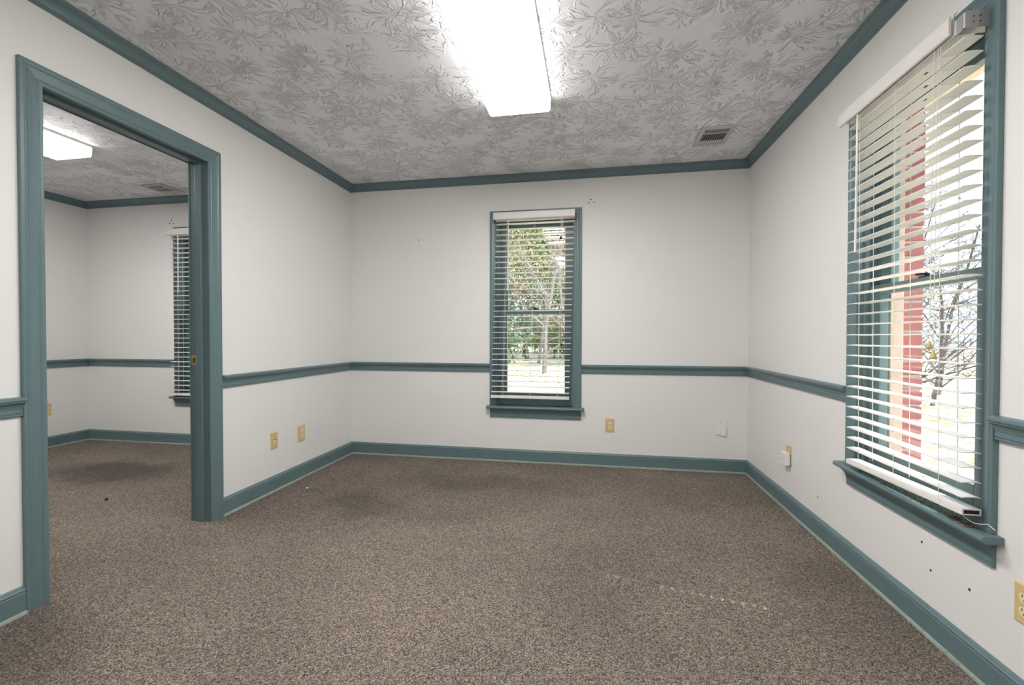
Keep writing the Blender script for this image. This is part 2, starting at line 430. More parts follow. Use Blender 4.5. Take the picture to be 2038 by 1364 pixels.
# ------------------------------------------------------------------ casings: (distance from the opening, projection)
def casing_profile(w):
    return [(0, 0), (0, 0.008), (0.002, 0.010), (0.010 * w / .06, 0.010), (0.013 * w / .06, 0.0125), (0.015 * w / .06, 0.0125),
            (0.017 * w / .06, 0.010), (0.028 * w / .06, 0.0115), (0.040 * w / .06, 0.0145), (0.046 * w / .06, 0.0185), (0.050 * w / .06, 0.019),
            (0.051 * w / .06, 0.0175), (w - 0.002, 0.0175), (w, 0.016), (w, 0)]
def casing(root, u0, u1, z0, z1, w, vs=-1, v0=0.0, mat='trim'):
    pr = casing_profile(w)
    for sgn, ue in ((-1, u0), (1, u1)):
        mb = MB(); mb.rings([[(ue + sgn * s, v0 + vs * d, z0) for s, d in pr], [(ue + sgn * s, v0 + vs * d, z1 + s) for s, d in pr]])
        mb.build('side_casing', mat, root)
    mb = MB(); mb.rings([[(u0 - s, v0 + vs * d, z1 + s + 0.0003) for s, d in pr], [(u1 + s, v0 + vs * d, z1 + s + 0.0003) for s, d in pr]])
    mb.build('head_casing', mat, root)

# doorway: local x = along the wall (world +y), local y = through the wall (world -x)
door = struct(empty('door_1', (XL, 0, 0), math.pi / 2), 'teal cased doorway without a door, brass strike plate on its jamb', 'doorway')
casing(door, DY0, DY1, 0.0, DZ, CW_D)
casing(door, DY0, DY1, 0.0, DZ, CW_D, vs=1, v0=PT)
J = 0.018
for u0, u1 in ((DY0 - J, DY0 - 0.003), (DY1 + 0.003, DY1 + J)):
    MB().box(u0, u1, 0, PT, 0, DZ + 0.003).build('side_jamb', 'trim', door, bevel=0.001)
MB().box(DY0 - J, DY1 + J, 0, PT, DZ + 0.003, DZ + J).build('head_jamb', 'trim', door)
for u0, u1 in ((DY0 - 0.003, DY0 + 0.009), (DY1 - 0.009, DY1 + 0.003)):
    MB().box(u0, u1, 0.040, 0.075, 0, DZ - 0.009).build('door_stop', 'trim', door, bevel=0.0015)
MB().box(DY0 - 0.003, DY1 + 0.003, 0.040, 0.075, DZ - 0.009, DZ + 0.003).build('door_stop', 'trim', door, bevel=0.0015)
sp_ = MB().box(DY1 + 0.0005, DY1 + 0.003, 0.080, 0.117, 0.905, 0.962).build('strike_plate', 'brass', door, bevel=0.0005)
tag(sp_, 'brass strike plate')
MB().box(DY1 - 0.0002, DY1 + 0.001, 0.092, 0.105, 0.920, 0.947).build('latch_hole', 'dark', sp_)
for z in (0.911, 0.956): MB().tube([(DY1 - 0.0004, 0.0985, z), (DY1 + 0.001, 0.0985, z)], 0.003, 10).build('screw', 'steel', sp_)

# ------------------------------------------------------------------ windows (local x to the right seen from inside, local y outward)
random.seed(4)
brick_mesh = {}
def brick(parent, x0, x1, y0, y1, z0, z1):
    key = (round(x1 - x0, 3), round(y1 - y0, 3), round(z1 - z0, 3))
    if key not in brick_mesh:
        o = MB().box(-key[0] / 2, key[0] / 2, -key[1] / 2, key[1] / 2, -key[2] / 2, key[2] / 2).build('brick', 'brick', parent, bevel=0.0025)
        brick_mesh[key] = o.data
    else:
        o = bpy.data.objects.new('brick', brick_mesh[key]); COL.objects.link(o); o.parent = parent
    o.location = ((x0 + x1) / 2 + random.uniform(-.0015, .0015), (y0 + y1) / 2 + random.uniform(-.001, .001), (z0 + z1) / 2)
    return o

def make_window(name, loc, rz, label, brick_label):
    w = struct(empty(name, loc, rz), label, 'window')
    h = WHW
    casing(w, -h, h, WZ0, WZ1, CW_W)
    # stool with rounded nose and ears
    nose = [(0.16, WZ0 - 0.022), (-0.050, WZ0 - 0.022), (-0.056, WZ0 - 0.018), (-0.058, WZ0 - 0.011), (-0.056, WZ0 - 0.004), (-0.050, WZ0), (0.16, WZ0)]
    mb = MB()
    e = h + CW_W + 0.024
    front = [(y, z) for y, z in nose]
    mb.rings([[(-e, min(y, -0.0003), z) for y, z in front], [(-h, min(y, -0.0003), z) for y, z in front]])
    mb.rings([[(h, min(y, -0.0003), z) for y, z in front], [(e, min(y, -0.0003), z) for y, z in front]])
    mb.rings([[(-h, y, z) for y, z in front], [(h, y, z) for y, z in front]])
    mb.build('stool', 'trim', w)
    ap = [(0, 0.378), (0.009, 0.378), (0.012, 0.381), (0.012, 0.386), (0.009, 0.388), (0.012, 0.390), (0.012, 0.408), (0.0105, 0.409), (0.0105, 0.411),
          (0.012, 0.412), (0.015, 0.424), (0.022, 0.436), (0.030, 0.444), (0.032, 0.446), (0.033, WZ0 - 0.022), (0, WZ0 - 0.022)]
    mb = MB(); ea = h + CW_W - 0.002
    mb.rings([[(-ea + d * 0.0, -d, z) for d, z in ap], [(ea, -d, z) for d, z in ap]])
    mb.build('apron', 'trim', w)
    # frame
    for s in (-1, 1):
        a, b2 = sorted((s * h, s * (h + 0.02)))
        MB().box(a, b2, 0.0, EXT, WZ0 - 0.03, WZ1 + 0.02).build('side_jamb', 'trim', w)
        a, b2 = sorted((s * h, s * (h - 0.014)))
        MB().box(a, b2, 0.022, 0.040, WZ0, WZ1).build('sash_stop', 'trim', w, bevel=0.002)
        MB().box(a, b2, 0.076, 0.080, WZ0, WZ1).build('parting_bead', 'trim', w)
        a, b2 = sorted((s * h, s * (h - 0.022)))
        MB().box(a, b2, 0.118, EXT, WZ0 - 0.03, WZ1).build('blind_stop', 'brickmould', w, bevel=0.003)
    MB().box(-h, h, 0.0, EXT, WZ1, WZ1 + 0.02).build('head_jamb', 'trim', w)
    MB().box(-h - 0.02, h + 0.02, 0.10, EXT + 0.06, WZ0 - 0.05, WZ0 - 0.005).build('outer_sill', 'brickmould', w, bevel=0.004)
    # sashes
    def sash(nm, y0, y1, z0, z1, bot, top, st):
        s = empty(nm, parent=w)
        x = h - 0.004
        for sg in (-1, 1):
            a, b2 = sorted((sg * x, sg * (x - st)))
            MB().box(a, b2, y0, y1, z0, z1).build('stile', 'trim', s, bevel=0.003)
        MB().box(-x + st, x - st, y0, y1, z0, z0 + bot).build('bottom_rail', 'trim', s, bevel=0.003)
        MB().box(-x + st, x - st, y0, y1, z1 - top, z1).build('top_rail', 'trim', s, bevel=0.003)
        MB().box(-x + st - .004, x - st + .004, (y0 + y1) / 2 - 0.002, (y0 + y1) / 2 + 0.002, z0 + bot - .004, z1 - top + .004).build('pane', 'glass', s)
        return s
    sash('upper_sash', 0.081, 0.114, 1.268, 2.077, 0.038, 0.073, 0.078)
    lo = sash('lower_sash', 0.041, 0.075, WZ0 + 0.003, 1.303, 0.103, 0.040, 0.078)
    lk = MB().box(-0.03, 0.03, 0.048, 0.070, 1.303, 1.308)
    lk.tube([(0, 0.058, 1.306), (0, 0.058, 1.318)], 0.009, 12)
    lk.tube([(0, 0.058, 1.316), (-0.045, 0.050, 1.319)], [0.006, 0.004], 8)
    lk.build('sash_lock', 'dark', lo)
    # brick veneer returns on both sides of the opening
    wbk = struct(MB().box(-h - 0.62, -h - 0.010, EXT + 0.004, EXT + 0.088, -0.45, 2.45).box(h + 0.010, h + 0.62, EXT + 0.004, EXT + 0.088, -0.45, 2.45)
                 .box(-h - 0.010, h + 0.010, EXT + 0.004, EXT + 0.088, -0.45, WZ0 - 0.06).box(-h - 0.010, h + 0.010, EXT + 0.004, EXT + 0.088, WZ1 + 0.05, 2.45)
                 .build('wall_brick_' + name.split('_')[1], 'mortar'), brick_label, 'wall')
    wbk.location = loc; wbk.rotation_euler = (0, 0, rz)
    k = 0; z = 0.30
    while z < 2.2:
        ln = 0.19 if k % 2 else 0.09
        y0, y1 = EXT + 0.001, EXT + 0.092
        for s in (-1, 1):
            u = s * (h + 0.004)
            a, b2 = sorted((u, u + s * ln)); brick(wbk, a, b2, y0, y1, z, z + 0.057)
            a, b2 = sorted((u + s * (ln + 0.01), u + s * (ln + 0.20))); brick(wbk, a, b2, y0, y1, z, z + 0.057)
        k += 1; z += 0.067
    return w

win_back = make_window('window_1', (WINS['back'], YB, 0), 0, 'teal framed tall sash window in the back wall, trees beyond', 'red brick outside the back window')
win_right = make_window('window_2', (XR, WINS['right'], 0), -math.pi / 2, 'teal framed sash window in the right wall, insects along its sill', 'red brick outside the right window')
win_side = make_window('window_3', (WINS['side'], YB, 0), 0, 'teal framed window of the adjoining room seen through the doorway', 'red brick outside the adjoining room window')

# ------------------------------------------------------------------ blinds
def make_blind(loc, rz, label, x0, x1, va, vb, n, ztop, zbot, lean, zrail, wand=None, pulls=(), bracket=False, slot=None, tilt=0.0):
    bl = tag(empty('window_blind', loc, rz), label, 'window blind', 'white slatted blinds on the windows')
    yb = -0.021; yf = yb - 0.052                   # back and front of the slats
    ym = (yb + yf) / 2
    # headrail: an open channel
    mb = MB(); hz0, hz1 = ztop + 0.028, ztop + 0.074
    mb.box(x0, x1, yf - 0.002, yf, hz0, hz1).box(x0, x1, yb, yb + 0.002, hz0, hz1).box(x0, x1, yf, yb, hz0, hz0 + 0.002)
    mb.build('headrail', 'blind', bl)
    vz0, vz1 = hz0 + 0.003, hz1 + 0.018
    vp = [(0, vz0), (-0.006, vz0 + 0.003), (-0.008, vz0 + 0.010), (-0.007, vz0 + 0.013), (-0.008, vz0 + 0.022), (-0.0072, vz0 + 0.024), (-0.008, vz0 + 0.034),
          (-0.0072, vz0 + 0.036), (-0.008, vz0 + 0.046), (-0.006, vz1 - 0.003), (0, vz1)]
    mb = MB(); fy = yf - 0.010
    mb.rings([[(va, fy + y, z) for y, z in vp], [(vb, fy + y, z) for y, z in vp]]); mb.build('valance', 'blind', bl)
    # slats
    rows = []
    for i in range(n):
        t = i / (n - 1); z = ztop + (zbot - ztop) * t
        rows.append((z, lean * (ztop - z) / (ztop - zrail)))
    pr = []
    for j in range(7):
        a = -0.026 + 0.052 * j / 6; pr.append((a, 0.0022 * (1 - (a / 0.026) ** 2)))
    ring = [(a, c + 0.0014) for a, c in pr] + [(a, c - 0.0014) for a, c in reversed(pr)]
    def slat_part(mb, a, b2, rg): mb.rings([[(a, p, c) for p, c in rg], [(b2, p, c) for p, c in rg]])
    mb = MB()
    if slot is None: slat_part(mb, x0 + 0.004, x1 - 0.004, ring)
    else:                                       # routed cord slot punched through the slat
        slat_part(mb, x0 + 0.004, slot - 0.010, ring); slat_part(mb, slot + 0.010, x1 - 0.004, ring)
        for lo_, hi_ in ((-0.026, -0.007), (0.007, 0.026)):
            q = [(lo_ + (hi_ - lo_) * j / 3) for j in range(4)]; q = [(a, 0.0022 * (1 - (a / 0.026) ** 2)) for a in q]
            slat_part(mb, slot - 0.010, slot + 0.010, [(a, c + 0.0014) for a, c in q] + [(a, c - 0.0014) for a, c in reversed(q)])
    rnd = random.Random(7); me = None
    for z, dx in rows:
        if me is None:
            o = mb.build('slat', 'blind', bl); me = o.data
        else:
            o = bpy.data.objects.new('slat', me); COL.objects.link(o); o.parent = bl
        o.location = (dx, ym, z); o.rotation_euler = (rnd.uniform(-0.015, 0.015), rnd.uniform(-0.002, 0.002), 0)
    # bottom rail: grooved bar, hollow ends
    dx = lean
    bp = [(yf, zrail), (yf - 0.001, zrail + 0.005), (yf + 0.001, zrail + 0.007), (yf - 0.001, zrail + 0.009), (yf, zrail + 0.020), (yb, zrail + 0.020), (yb, zrail)]
    mb = MB(); mb.rings([[(x0 + dx + 0.003, y, z - tilt) for y, z in bp], [(x1 + dx - 0.003, y, z) for y, z in bp]])
    br = mb.build('bottom_rail', 'blind', bl)
    for xx, zt in ((x0 + dx + 0.0028, tilt), (x1 + dx - 0.0032, 0.0)):
        MB().box(xx, xx + 0.0004, yf + 0.005, yb - 0.005, zrail + 0.004 - zt, zrail + 0.016 - zt).build('rail_end', 'dark', br)
    # ladder cords
    for xl in (0.15, 0.5, 0.85):
        x = x0 + (x1 - x0) * xl; mb = MB()
        for y in (yf - 0.0008, yb + 0.0008):
            mb.tube([(x, y, hz0), (x + dx, y, zrail + 0.02)], 0.0011, 5)
        for z, d2 in rows: mb.tube([(x + d2, yf, z - 0.003), (x + d2, yb, z - 0.003)], 0.0007, 4)
        mb.tube([(x + dx, yf - 0.0018, zrail + 0.022), (x + dx + .006, yf - 0.003, zrail + 0.004), (x + dx + .012, yf - 0.001, zrail - 0.002)], 0.0014, 5)
        mb.build('ladder_cord', 'cord', bl)
    if wand:
        x, zb = wand
        mb = MB(); mb.tube([(x, yf - 0.006, hz0 + 0.002), (x - 0.003, yf - 0.008, zb)], 0.0045, 6)
        mb.tube([(x, yf - 0.006, hz0 + 0.012), (x, yf - 0.006, hz0)], 0.002, 6); mb.build('tilt_wand', 'blind', bl)
    for x, zb, md, mat in pulls:
        mb = MB(); mb.tube([(x, yf - 0.005, hz0 + 0.003), (x + md * 0.5, yf - 0.007, (hz0 + zb) / 2), (x + md, yf - 0.007, zb + 0.02)], 0.0012, 5)
        pc = mb.build('pull_cord', 'cord', bl)
        zz = [0.026, 0.024, 0.018, 0.012, 0.006, 0.001, 0.0]; rr = [0.003, 0.0055, 0.005, 0.008, 0.0105, 0.009, 0.004]
        mb = MB(); mb.tube([(x + md, yf - 0.007, zb + a) for a in zz], rr, 12); mb.build('tassel', mat, pc, smooth=True)
    if bracket:
        # steel box bracket left bare where the valance has slipped aside
        mb = MB(); bx = x1 + 0.001
        mb.box(bx, bx + 0.0012, yf - 0.001, yb + 0.021, hz0 - 0.004, hz1 + 0.003)
        mb.box(bx - 0.030, bx, yf, yb + 0.021, hz0 - 0.004, hz0 - 0.0028)
        mb.box(bx - 0.030, bx, yf, yb + 0.021, hz1 + 0.0018, hz1 + 0.003)
        mb.box(bx - 0.030, bx - 0.006, yf - 0.0042, yf - 0.003, hz0 - 0.006, hz1 - 0.002)
        bk = mb.build('bracket', 'steel', bl); tag(bk, 'bare grey steel bracket')
        for yy in (yf + 0.020, yf + 0.038):
            for z in (hz0 + 0.014, hz0 + 0.031):
                MB().tube([(bx + 0.0006, yy, z), (bx + 0.0016, yy, z)], 0.0022, 10).build('screw_hole', 'dark', bk)
        mb = MB(); mb.tube([(bx - 0.028, yf - 0.012, hz1 - 0.02), (bx - 0.028, yf - 0.013, hz1 + 0.004), (bx - 0.026, yf - 0.011, hz1 + 0.013), (bx - 0.021, yf - 0.008, hz1 + 0.016)], 0.0016, 6)
        mb.build('valance_clip', 'steel', bl)
        mb = MB(); mb.tube([*[(x1 + dx - 0.03 + 0.080 * t, yf + 0.020 + 0.028 * t, zrail - 0.004 - 0.014 * abs(math.sin(3.6 * t + 0.3)) - 0.008 * t) for t in [k / 14 for k in range(15)]]], 0.0012, 5)
        mb.build('loose_cord', 'cord', bl)
    return bl

c = WINS['back']
make_blind((c, YB, 0), 0, 'white slatted blind with a black pull tassel over the back window', -0.802 - c + 0.002, -0.137 - c, -0.813 - c, -0.136 - c, 32, 2.018, 0.603, -0.040, 0.553,
           wand=(-0.688 - c, 1.455), pulls=[(-0.243 - c, 0.995, 0.0, 'dark'), (-0.249 - c, 1.87, 0.0, 'dark')])
c = WINS['right']
make_blind((XR, c, 0), -math.pi / 2, 'white slatted blind with slipped valance and bare bracket on the right window', c - 2.234, c - 1.598, c - 2.276, c - 1.638, 32, 2.000, 0.578, 0.018, 0.524,
           wand=(c - 2.145, 1.441), pulls=[(c - 1.715, 1.035, 0.0, 'tassel'), (c - 1.697, 1.000, 0.0, 'tassel')], bracket=True, slot=c - 1.80, tilt=0.016)
c = WINS['side']
make_blind((c, YB, 0), 0, 'white slatted blind on the adjoining room window beyond the doorway', -0.375, 0.29, -0.395, 0.30, 33, 2.018, 0.545, 0.0, 0.495, wand=(-0.262, 1.49))

# ------------------------------------------------------------------ ceiling lamps
def make_lamp(x0, x1, y0, y1, label, lens='lens'):
    lp = tag(empty('ceiling_light', ((x0 + x1) / 2, (y0 + y1) / 2, H)), label, 'ceiling light', 'white box ceiling lights')
    w, l = (x1 - x0) / 2, (y1 - y0) / 2
    MB().box(-w - 0.004, w + 0.004, -l, l, -0.016, -0.0002).build('housing', 'fix_metal', lp, bevel=0.002)
    prof = [(-w, -0.0165), (-w, -0.060), (-w + 0.004, -0.074), (-w + 0.014, -0.081), (w - 0.014, -0.081), (w - 0.004, -0.074), (w, -0.060), (w, -0.0165)]
    bot = prof[2:6] + [(w - 0.004, -0.0165), (-w + 0.004, -0.0165)]
    mb = MB(); mb.rings([[(x, -l + 0.006, z) for x, z in bot], [(x, l - 0.006, z) for x, z in bot]]); mb.build('lens', lens, lp)
    for s in (-1, 1):
        sd = [(s * w, -0.0165), (s * w, -0.060), (s * (w - 0.0039), -0.0739), (s * (w - 0.0039), -0.0165)]
        mb = MB(); mb.rings([[(x, -l + 0.006, z) for x, z in sd], [(x, l - 0.006, z) for x, z in sd]]); mb.build('lens_side', 'lens_side' if lens == 'lens' else lens, lp)
    for s in (-1, 1):
        a, b2 = sorted((s * (l - 0.0055), s * l))
        mb = MB(); mb.rings([[(x, a, z) for x, z in prof], [(x, b2, z) for x, z in prof]]); mb.build('end_cap', 'fix_metal', lp)
    return lp
make_lamp(-0.592, -0.235, 1.322, 2.542, 'bright white box ceiling light between doorway and right window')
make_lamp(-0.592, -0.235, -0.75, 0.47, 'added unseen white box fill light behind the viewer', 'lens_fill')  # unseen fill light, added behind the viewer to even out the room
make_lamp(-3.862, -3.537, 1.39, 2.61, 'bright white box ceiling light in the adjoining room')

# ------------------------------------------------------------------ ceiling vents
def make_vent(x0, x1, y0, y1, label):
    v = tag(empty('ceiling_vent', ((x0 + x1) / 2, (y0 + y1) / 2, H)), label, 'air vent', 'ceiling air vents')
    a, b2 = (x1 - x0) / 2, (y1 - y0) / 2; f = 0.030
    for q in ((-a, a, -b2, -b2 + f), (-a, a, b2 - f, b2), (-a, -a + f, -b2 + f, b2 - f), (a - f, a, -b2 + f, b2 - f)):
        MB().box(*q, -0.010, -0.0004).build('frame_bar', 'vent', v, bevel=0.002)
    MB().box(-a + f, a - f, -b2 + f, b2 - f, -0.003, -0.0004).build('duct', 'dark', v)
    ym, y2 = -b2 + f + 0.056, b2 - f - 0.052
    for y in (ym, y2): MB().box(-a + f, a - f, y - 0.004, y + 0.004, -0.011, -0.003).build('cross_bar', 'vent', v)
    for i in range(10):
        x = -a + f + (2 * (a - f)) * (i + 0.5) / 10 + 0.004
        MB().box(x - 0.0012, x + 0.0012, ym, y2, -0.010, -0.003).build('vane', 'vent', v)
    mb = MB(); mb.rings([[(-a + f, y2, -0.008), (a - f, y2, -0.008), (a - f, y2, -0.010), (-a + f, y2, -0.010)],
                         [(-a + f, b2 - f, -0.003), (a - f, b2 - f, -0.003), (a - f, b2 - f, -0.006), (-a + f, b2 - f, -0.006)]]).build('damper_blade', 'vent', v)
    MB().box(-a + f + 0.003, a - f - 0.003, -b2 + f + 0.006, ym - 0.008, -0.0045, -0.003).build('damper_blade', 'litter', v)
    MB().tube([(0.0, b2 - 0.014, -0.010), (0.0, b2 - 0.010, -0.018)], 0.003, 8).build('lever', 'vent', v)
make_vent(0.705, 0.917, 3.07, 3.355, 'grey metal air vent in the ceiling near the right window corner')
make_vent(-4.02, -3.80, 3.35, 3.60, 'grey metal air vent in the ceiling of the adjoining room')

# ------------------------------------------------------------------ wall plates (local x right, local -y into the room)
def plate_root(name, loc, rz, label, cat, group=None):
    return tag(empty(name, loc, rz), label, cat, group)
def cover(root, mat, w=0.070, h=0.114):
    prof = [(0, 0), (0.0, 0.003), (0.0035, 0.0058)]
    mb = MB(); rg = []
    for ins, d in prof:
        rg.append([(-w / 2 + ins, -d, -h / 2 + ins), (w / 2 - ins, -d, -h / 2 + ins), (w / 2 - ins, -d, h / 2 - ins), (-w / 2 + ins, -d, h / 2 - ins)])
    mb.rings(rg); return mb.build('cover_plate', mat, root)
def screw(root, x, z, y=-0.0058, mat='steel'):
    MB().tube([(x, y + 0.001, z), (x, y - 0.0008, z)], 0.003, 10).build('screw', mat, root)
def outlet(loc, rz, label):
    o = plate_root('electrical_outlet', loc, rz, label, 'outlet', 'almond electrical outlets'); cover(o, 'plate'); screw(o, 0, 0, mat='brass')
    for zc in (0.0195, -0.0195):
        pts = []
        for j in range(20):
            a = 2 * math.pi * j / 20; pts.append((0.0172 * math.cos(a), max(-0.0142, min(0.0142, 0.0172 * math.sin(a)))))
        mb = MB(); mb.rings([[(x * 1.07, -0.0050, zc + z * 1.07) for x, z in pts], [(x * 1.07, -0.0061, zc + z * 1.07) for x, z in pts]]); mb.build('recess_ring', 'litter', o)
        mb = MB(); mb.rings([[(x, -0.0050, zc + z) for x, z in pts], [(x, -0.0076, zc + z) for x, z in pts]]); rc = mb.build('receptacle', 'plate_light', o)
        for x in (-0.0063, 0.0063): MB().box(x - 0.0011, x + 0.0011, -0.0079, -0.0072, zc + 0.0015, zc + 0.0090).build('slot', 'dark', rc)
        MB().tube([(0, -0.0072, zc - 0.0065), (0, -0.0079, zc - 0.0065)], 0.0026, 8).build('slot', 'dark', rc)
outlet((0.152, YB, 0.341), 0, 'almond outlet on the back wall below the window sill corner')
outlet((XR, 1.459, 0.322), -math.pi / 2, 'almond outlet on the right wall beside the insect-strewn window sill')
outlet((XS, 3.353, 0.366), math.pi / 2, 'almond outlet on the end wall of the adjoining room')

jk = plate_root('cable_jack', (XL, 2.707, 0.352), math.pi / 2, 'almond wall plate with one dark round jack, next to the doorway', 'wall plate')
cover(jk, 'plate'); screw(jk, 0, 0.042); screw(jk, 0, -0.042)
MB().tube([(0, -0.005, -0.002), (0, -0.0085, -0.002)], 0.011, 18).build('jack_bezel', 'white_plastic', jk)
MB().tube([(0.001, -0.0080, 0.004), (0.001, -0.0090, 0.004)], 0.0058, 14).build('jack_hole', 'dark', jk)

o = plate_root('electrical_outlet', (XL, 2.995, 0.342), math.pi / 2, 'almond outlet with thick cover on the doorway wall near the back corner', 'outlet', 'almond electrical outlets')
MB().box(-0.035, 0.035, -0.011, 0, -0.057, 0.057).build('cover_plate', 'plate', o, bevel=0.003)
for zc in (0.0195, -0.0195):
    rc = MB().box(-0.0165, 0.0165, -0.0128, -0.010, zc - 0.0135, zc + 0.0135).build('receptacle', 'plate_light', o, bevel=0.001)
    for x in (-0.0063, 0.0063): MB().box(x - 0.0011, x + 0.0011, -0.0134, -0.0124, zc + 0.0015, zc + 0.0090).build('slot', 'dark', rc)
    MB().tube([(0, -0.0124, zc - 0.0065), (0, -0.0134, zc - 0.0065)], 0.0026, 8).build('slot', 'dark', rc)

bp_ = plate_root('wall_plate', (1.006, YB, 0.353), 0, 'white cable plate on the back wall near the right corner', 'wall plate')
cover(bp_, 'white_plastic'); screw(bp_, 0.002, 0.039, mat='dark')
MB().box(0.002, 0.037, -0.020, -0.005, -0.061, 0.004).build('cable_cap', 'white_plastic', bp_, bevel=0.003)

ph = plate_root('telephone_jack', (XR, 2.968, 0.349), -math.pi / 2, 'almond plate half covered by a white telephone box on the right wall', 'wall plate')
cover(ph, 'plate'); screw(ph, 0, 0.042, mat='dark')
MB().box(-0.035, 0.036, -0.040, -0.010, -0.062, 0.014).build('jack_box', 'white_plastic', ph, bevel=0.004)
screw(ph, -0.012, -0.032, -0.040, 'dark')
MB().box(-0.030, 0.034, -0.0101, -0.005, -0.058, 0.010).build('jack_base', 'litter', ph)

# old screw holes and green plastic anchors left in the walls
def dot(wall, name, p, nrm, rr, mat):
    p = Vector(p); n = Vector(nrm)
    o = MB().tube([p, p + n * 0.0008], rr, 10).build(name, mat, wall)
for x, z in ((-1.510, 1.929), (-1.510, 1.921)): dot(wall_back, 'screw_hole', (x, YB, z), (0, -1, 0), 0.004, 'dark')
for x, z, mt_ in ((-0.009, 2.204, 'anchor'), (-0.025, 2.178, 'anchor'), (0.016, 2.180, 'anchor')): dot(wall_back, 'wall_anchor', (x, YB, z), (0, -1, 0), 0.0055, mt_)
for x, z in ((-4.087, 2.218), (-4.11, 2.185), (-4.068, 2.185)): dot(wall_side_back, 'screw_hole', (x, YB, z), (0, -1, 0), 0.0055, 'dark')
for y, z in ((1.86, 0.318), (1.815, 0.236), (2.62, 0.21), (1.65, 0.26)): dot(wall_right, 'screw_hole', (XR, y, z), (-1, 0, 0), 0.0045, 'dark')

# ------------------------------------------------------------------ litter on carpet and sill
pn = tag(empty('plastic_tie', (-1.925, 2.79, 0)), 'thin grey plastic tie lying on the carpet by the doorway wall baseboard', 'litter')
MB().tube([(-0.045, -0.010, 0.004), (0.0, -0.002, 0.005), (0.045, 0.012, 0.004)], [0.0035, 0.003, 0.002], 8).build('strip', 'litter', pn)
MB().box(-0.048, -0.028, -0.012, 0.002, 0.0, 0.011).build('head', 'vent', pn, bevel=0.002)
mb = MB(); mb.tube([(-3.125, 2.35, 0.004), (-3.112, 2.357, 0.010), (-3.098, 2.346, 0.004)], [0.004, 0.007, 0.003], 7)
tag(mb.build('debris_bit', 'dark'), 'small black curled scrap on the adjoining room carpet', 'litter')
mb = MB(); mb.tube([(0.025, 2.632, 0.002), (0.034, 2.635, 0.004), (0.043, 2.629, 0.002)], [0.0015, 0.0035, 0.001], 7)
tag(mb.build('dry_leaf_bit', 'bug'), 'small brown dry leaf scrap on the main carpet', 'litter')
rnd = random.Random(21); mb = MB()
for i in range(260):
    y = 1.60 + 0.66 * (rnd.random() ** 2.2)
    x = XR - 0.015 - 0.036 * rnd.random() if rnd.random() < 0.8 else XR + 0.01 * rnd.random()
    if rnd.random() < 0.25: y = 1.60 + 0.09 * rnd.random(); x = XR - 0.012 - 0.03 * rnd.random()
    a = rnd.uniform(0, 6.3); l = rnd.uniform(0.002, 0.006); rr = rnd.uniform(0.0006, 0.0018)
    d = Vector((math.cos(a) * l, math.sin(a) * l, rnd.uniform(-.0003, .0006)))
    p = Vector((x, y, WZ0 + rr * 0.8))
    mb.tube([p - d, p, p + d], [rr * 0.5, rr, rr * 0.4], 5)
tag(mb.build('dead_insects', 'bug'), 'scattered dead brown insects along the right window sill', 'insects', kind='stuff')

# ------------------------------------------------------------------ outdoors
GZ = -0.45
g = MB(); g.v = [(-70, -30, GZ), (70, -30, GZ), (70, 90, GZ), (-70, 90, GZ)]; g.f = [(0, 1, 2, 3)]
struct(g.build('ground', 'ground'), 'pale dry grass and leaf litter outside', 'ground')

def make_tree(name, x, y, h, seed, leaf, nleaf, lsize, label, group, trunk=0.14, spread=0.5, bark='bark', first=0.15, depth=4, kids=4, droop=0.0):
    rd = random.Random(seed); root = tag(empty(name, (x, y, GZ)), label, 'tree', group)
    wood = MB(); tips = []
    def grow(p, d, length, rad, lev):
        pts = [p]; rads = [rad]; n = 4; q = p.copy(); dd = d.copy()
        for i in range(n):
            dd = (dd + Vector((rd.uniform(-1, 1), rd.uniform(-1, 1), rd.uniform(-0.6, 0.8) - droop)) * 0.16).normalized()
            q = q + dd * (length / n); pts.append(q.copy()); rads.append(rad * (1 - 0.6 * (i + 1) / n))
        wood.tube(pts, rads, 6 if lev == 0 else 4, cap=False)
        if lev >= 2: tips.extend(pts[1:])
        if lev < depth - 1:
            k = kids + (4 if lev == 0 else 0)
            for i in range(k):
                t = first + (1 - first) * (i + rd.random()) / k if lev == 0 else rd.uniform(0.3, 1.0)
                s = min(n - 1, int(t * n)); bp = pts[s].lerp(pts[s + 1], t * n - s)
                a = rd.uniform(0, 2 * math.pi)
                nd = Vector((math.cos(a), math.sin(a), rd.uniform(-0.1, 0.9))).normalized()
                nd = (nd * (0.5 + spread) + dd * 0.4).normalized()
                grow(bp, nd, length * rd.uniform(0.35, 0.6) * (1.0 if lev else (1.15 - 0.6 * t)), max(0.006, rads[s] * 0.5), lev + 1)
    grow(Vector((0, 0, -0.02)), Vector((rd.uniform(-.08, .08), rd.uniform(-.08, .08), 1)).normalized(), h, trunk, 0)
    wood.build('trunk', bark, root)
    if nleaf:
        lv = MB()
        for i in range(nleaf):
            p = rd.choice(tips) + Vector((rd.gauss(0, 1), rd.gauss(0, 1), rd.gauss(0, 1))) * max(lsize * 2.2, 0.3)
            p.z = max(p.z, 0.05)
            u = Vector((rd.uniform(-1, 1), rd.uniform(-1, 1), rd.uniform(-1, 1))).normalized() * lsize * rd.uniform(0.6, 1.3)
            w = u.cross(Vector((rd.uniform(-1, 1), rd.uniform(-1, 1), rd.uniform(-1, 1)))).normalized() * lsize * 0.5
            n0 = len(lv.v); lv.v += [tuple(p - u), tuple(p + w), tuple(p + u), tuple(p - w)]; lv.f.append((n0, n0 + 1, n0 + 2, n0 + 3))
        me = bpy.data.meshes.new('foliage'); me.from_pydata(lv.v, [], lv.f); me.materials.append(M[leaf])
        o = bpy.data.objects.new('foliage', me); COL.objects.link(o); o.parent = root; o['kind'] = 'stuff'
    return root
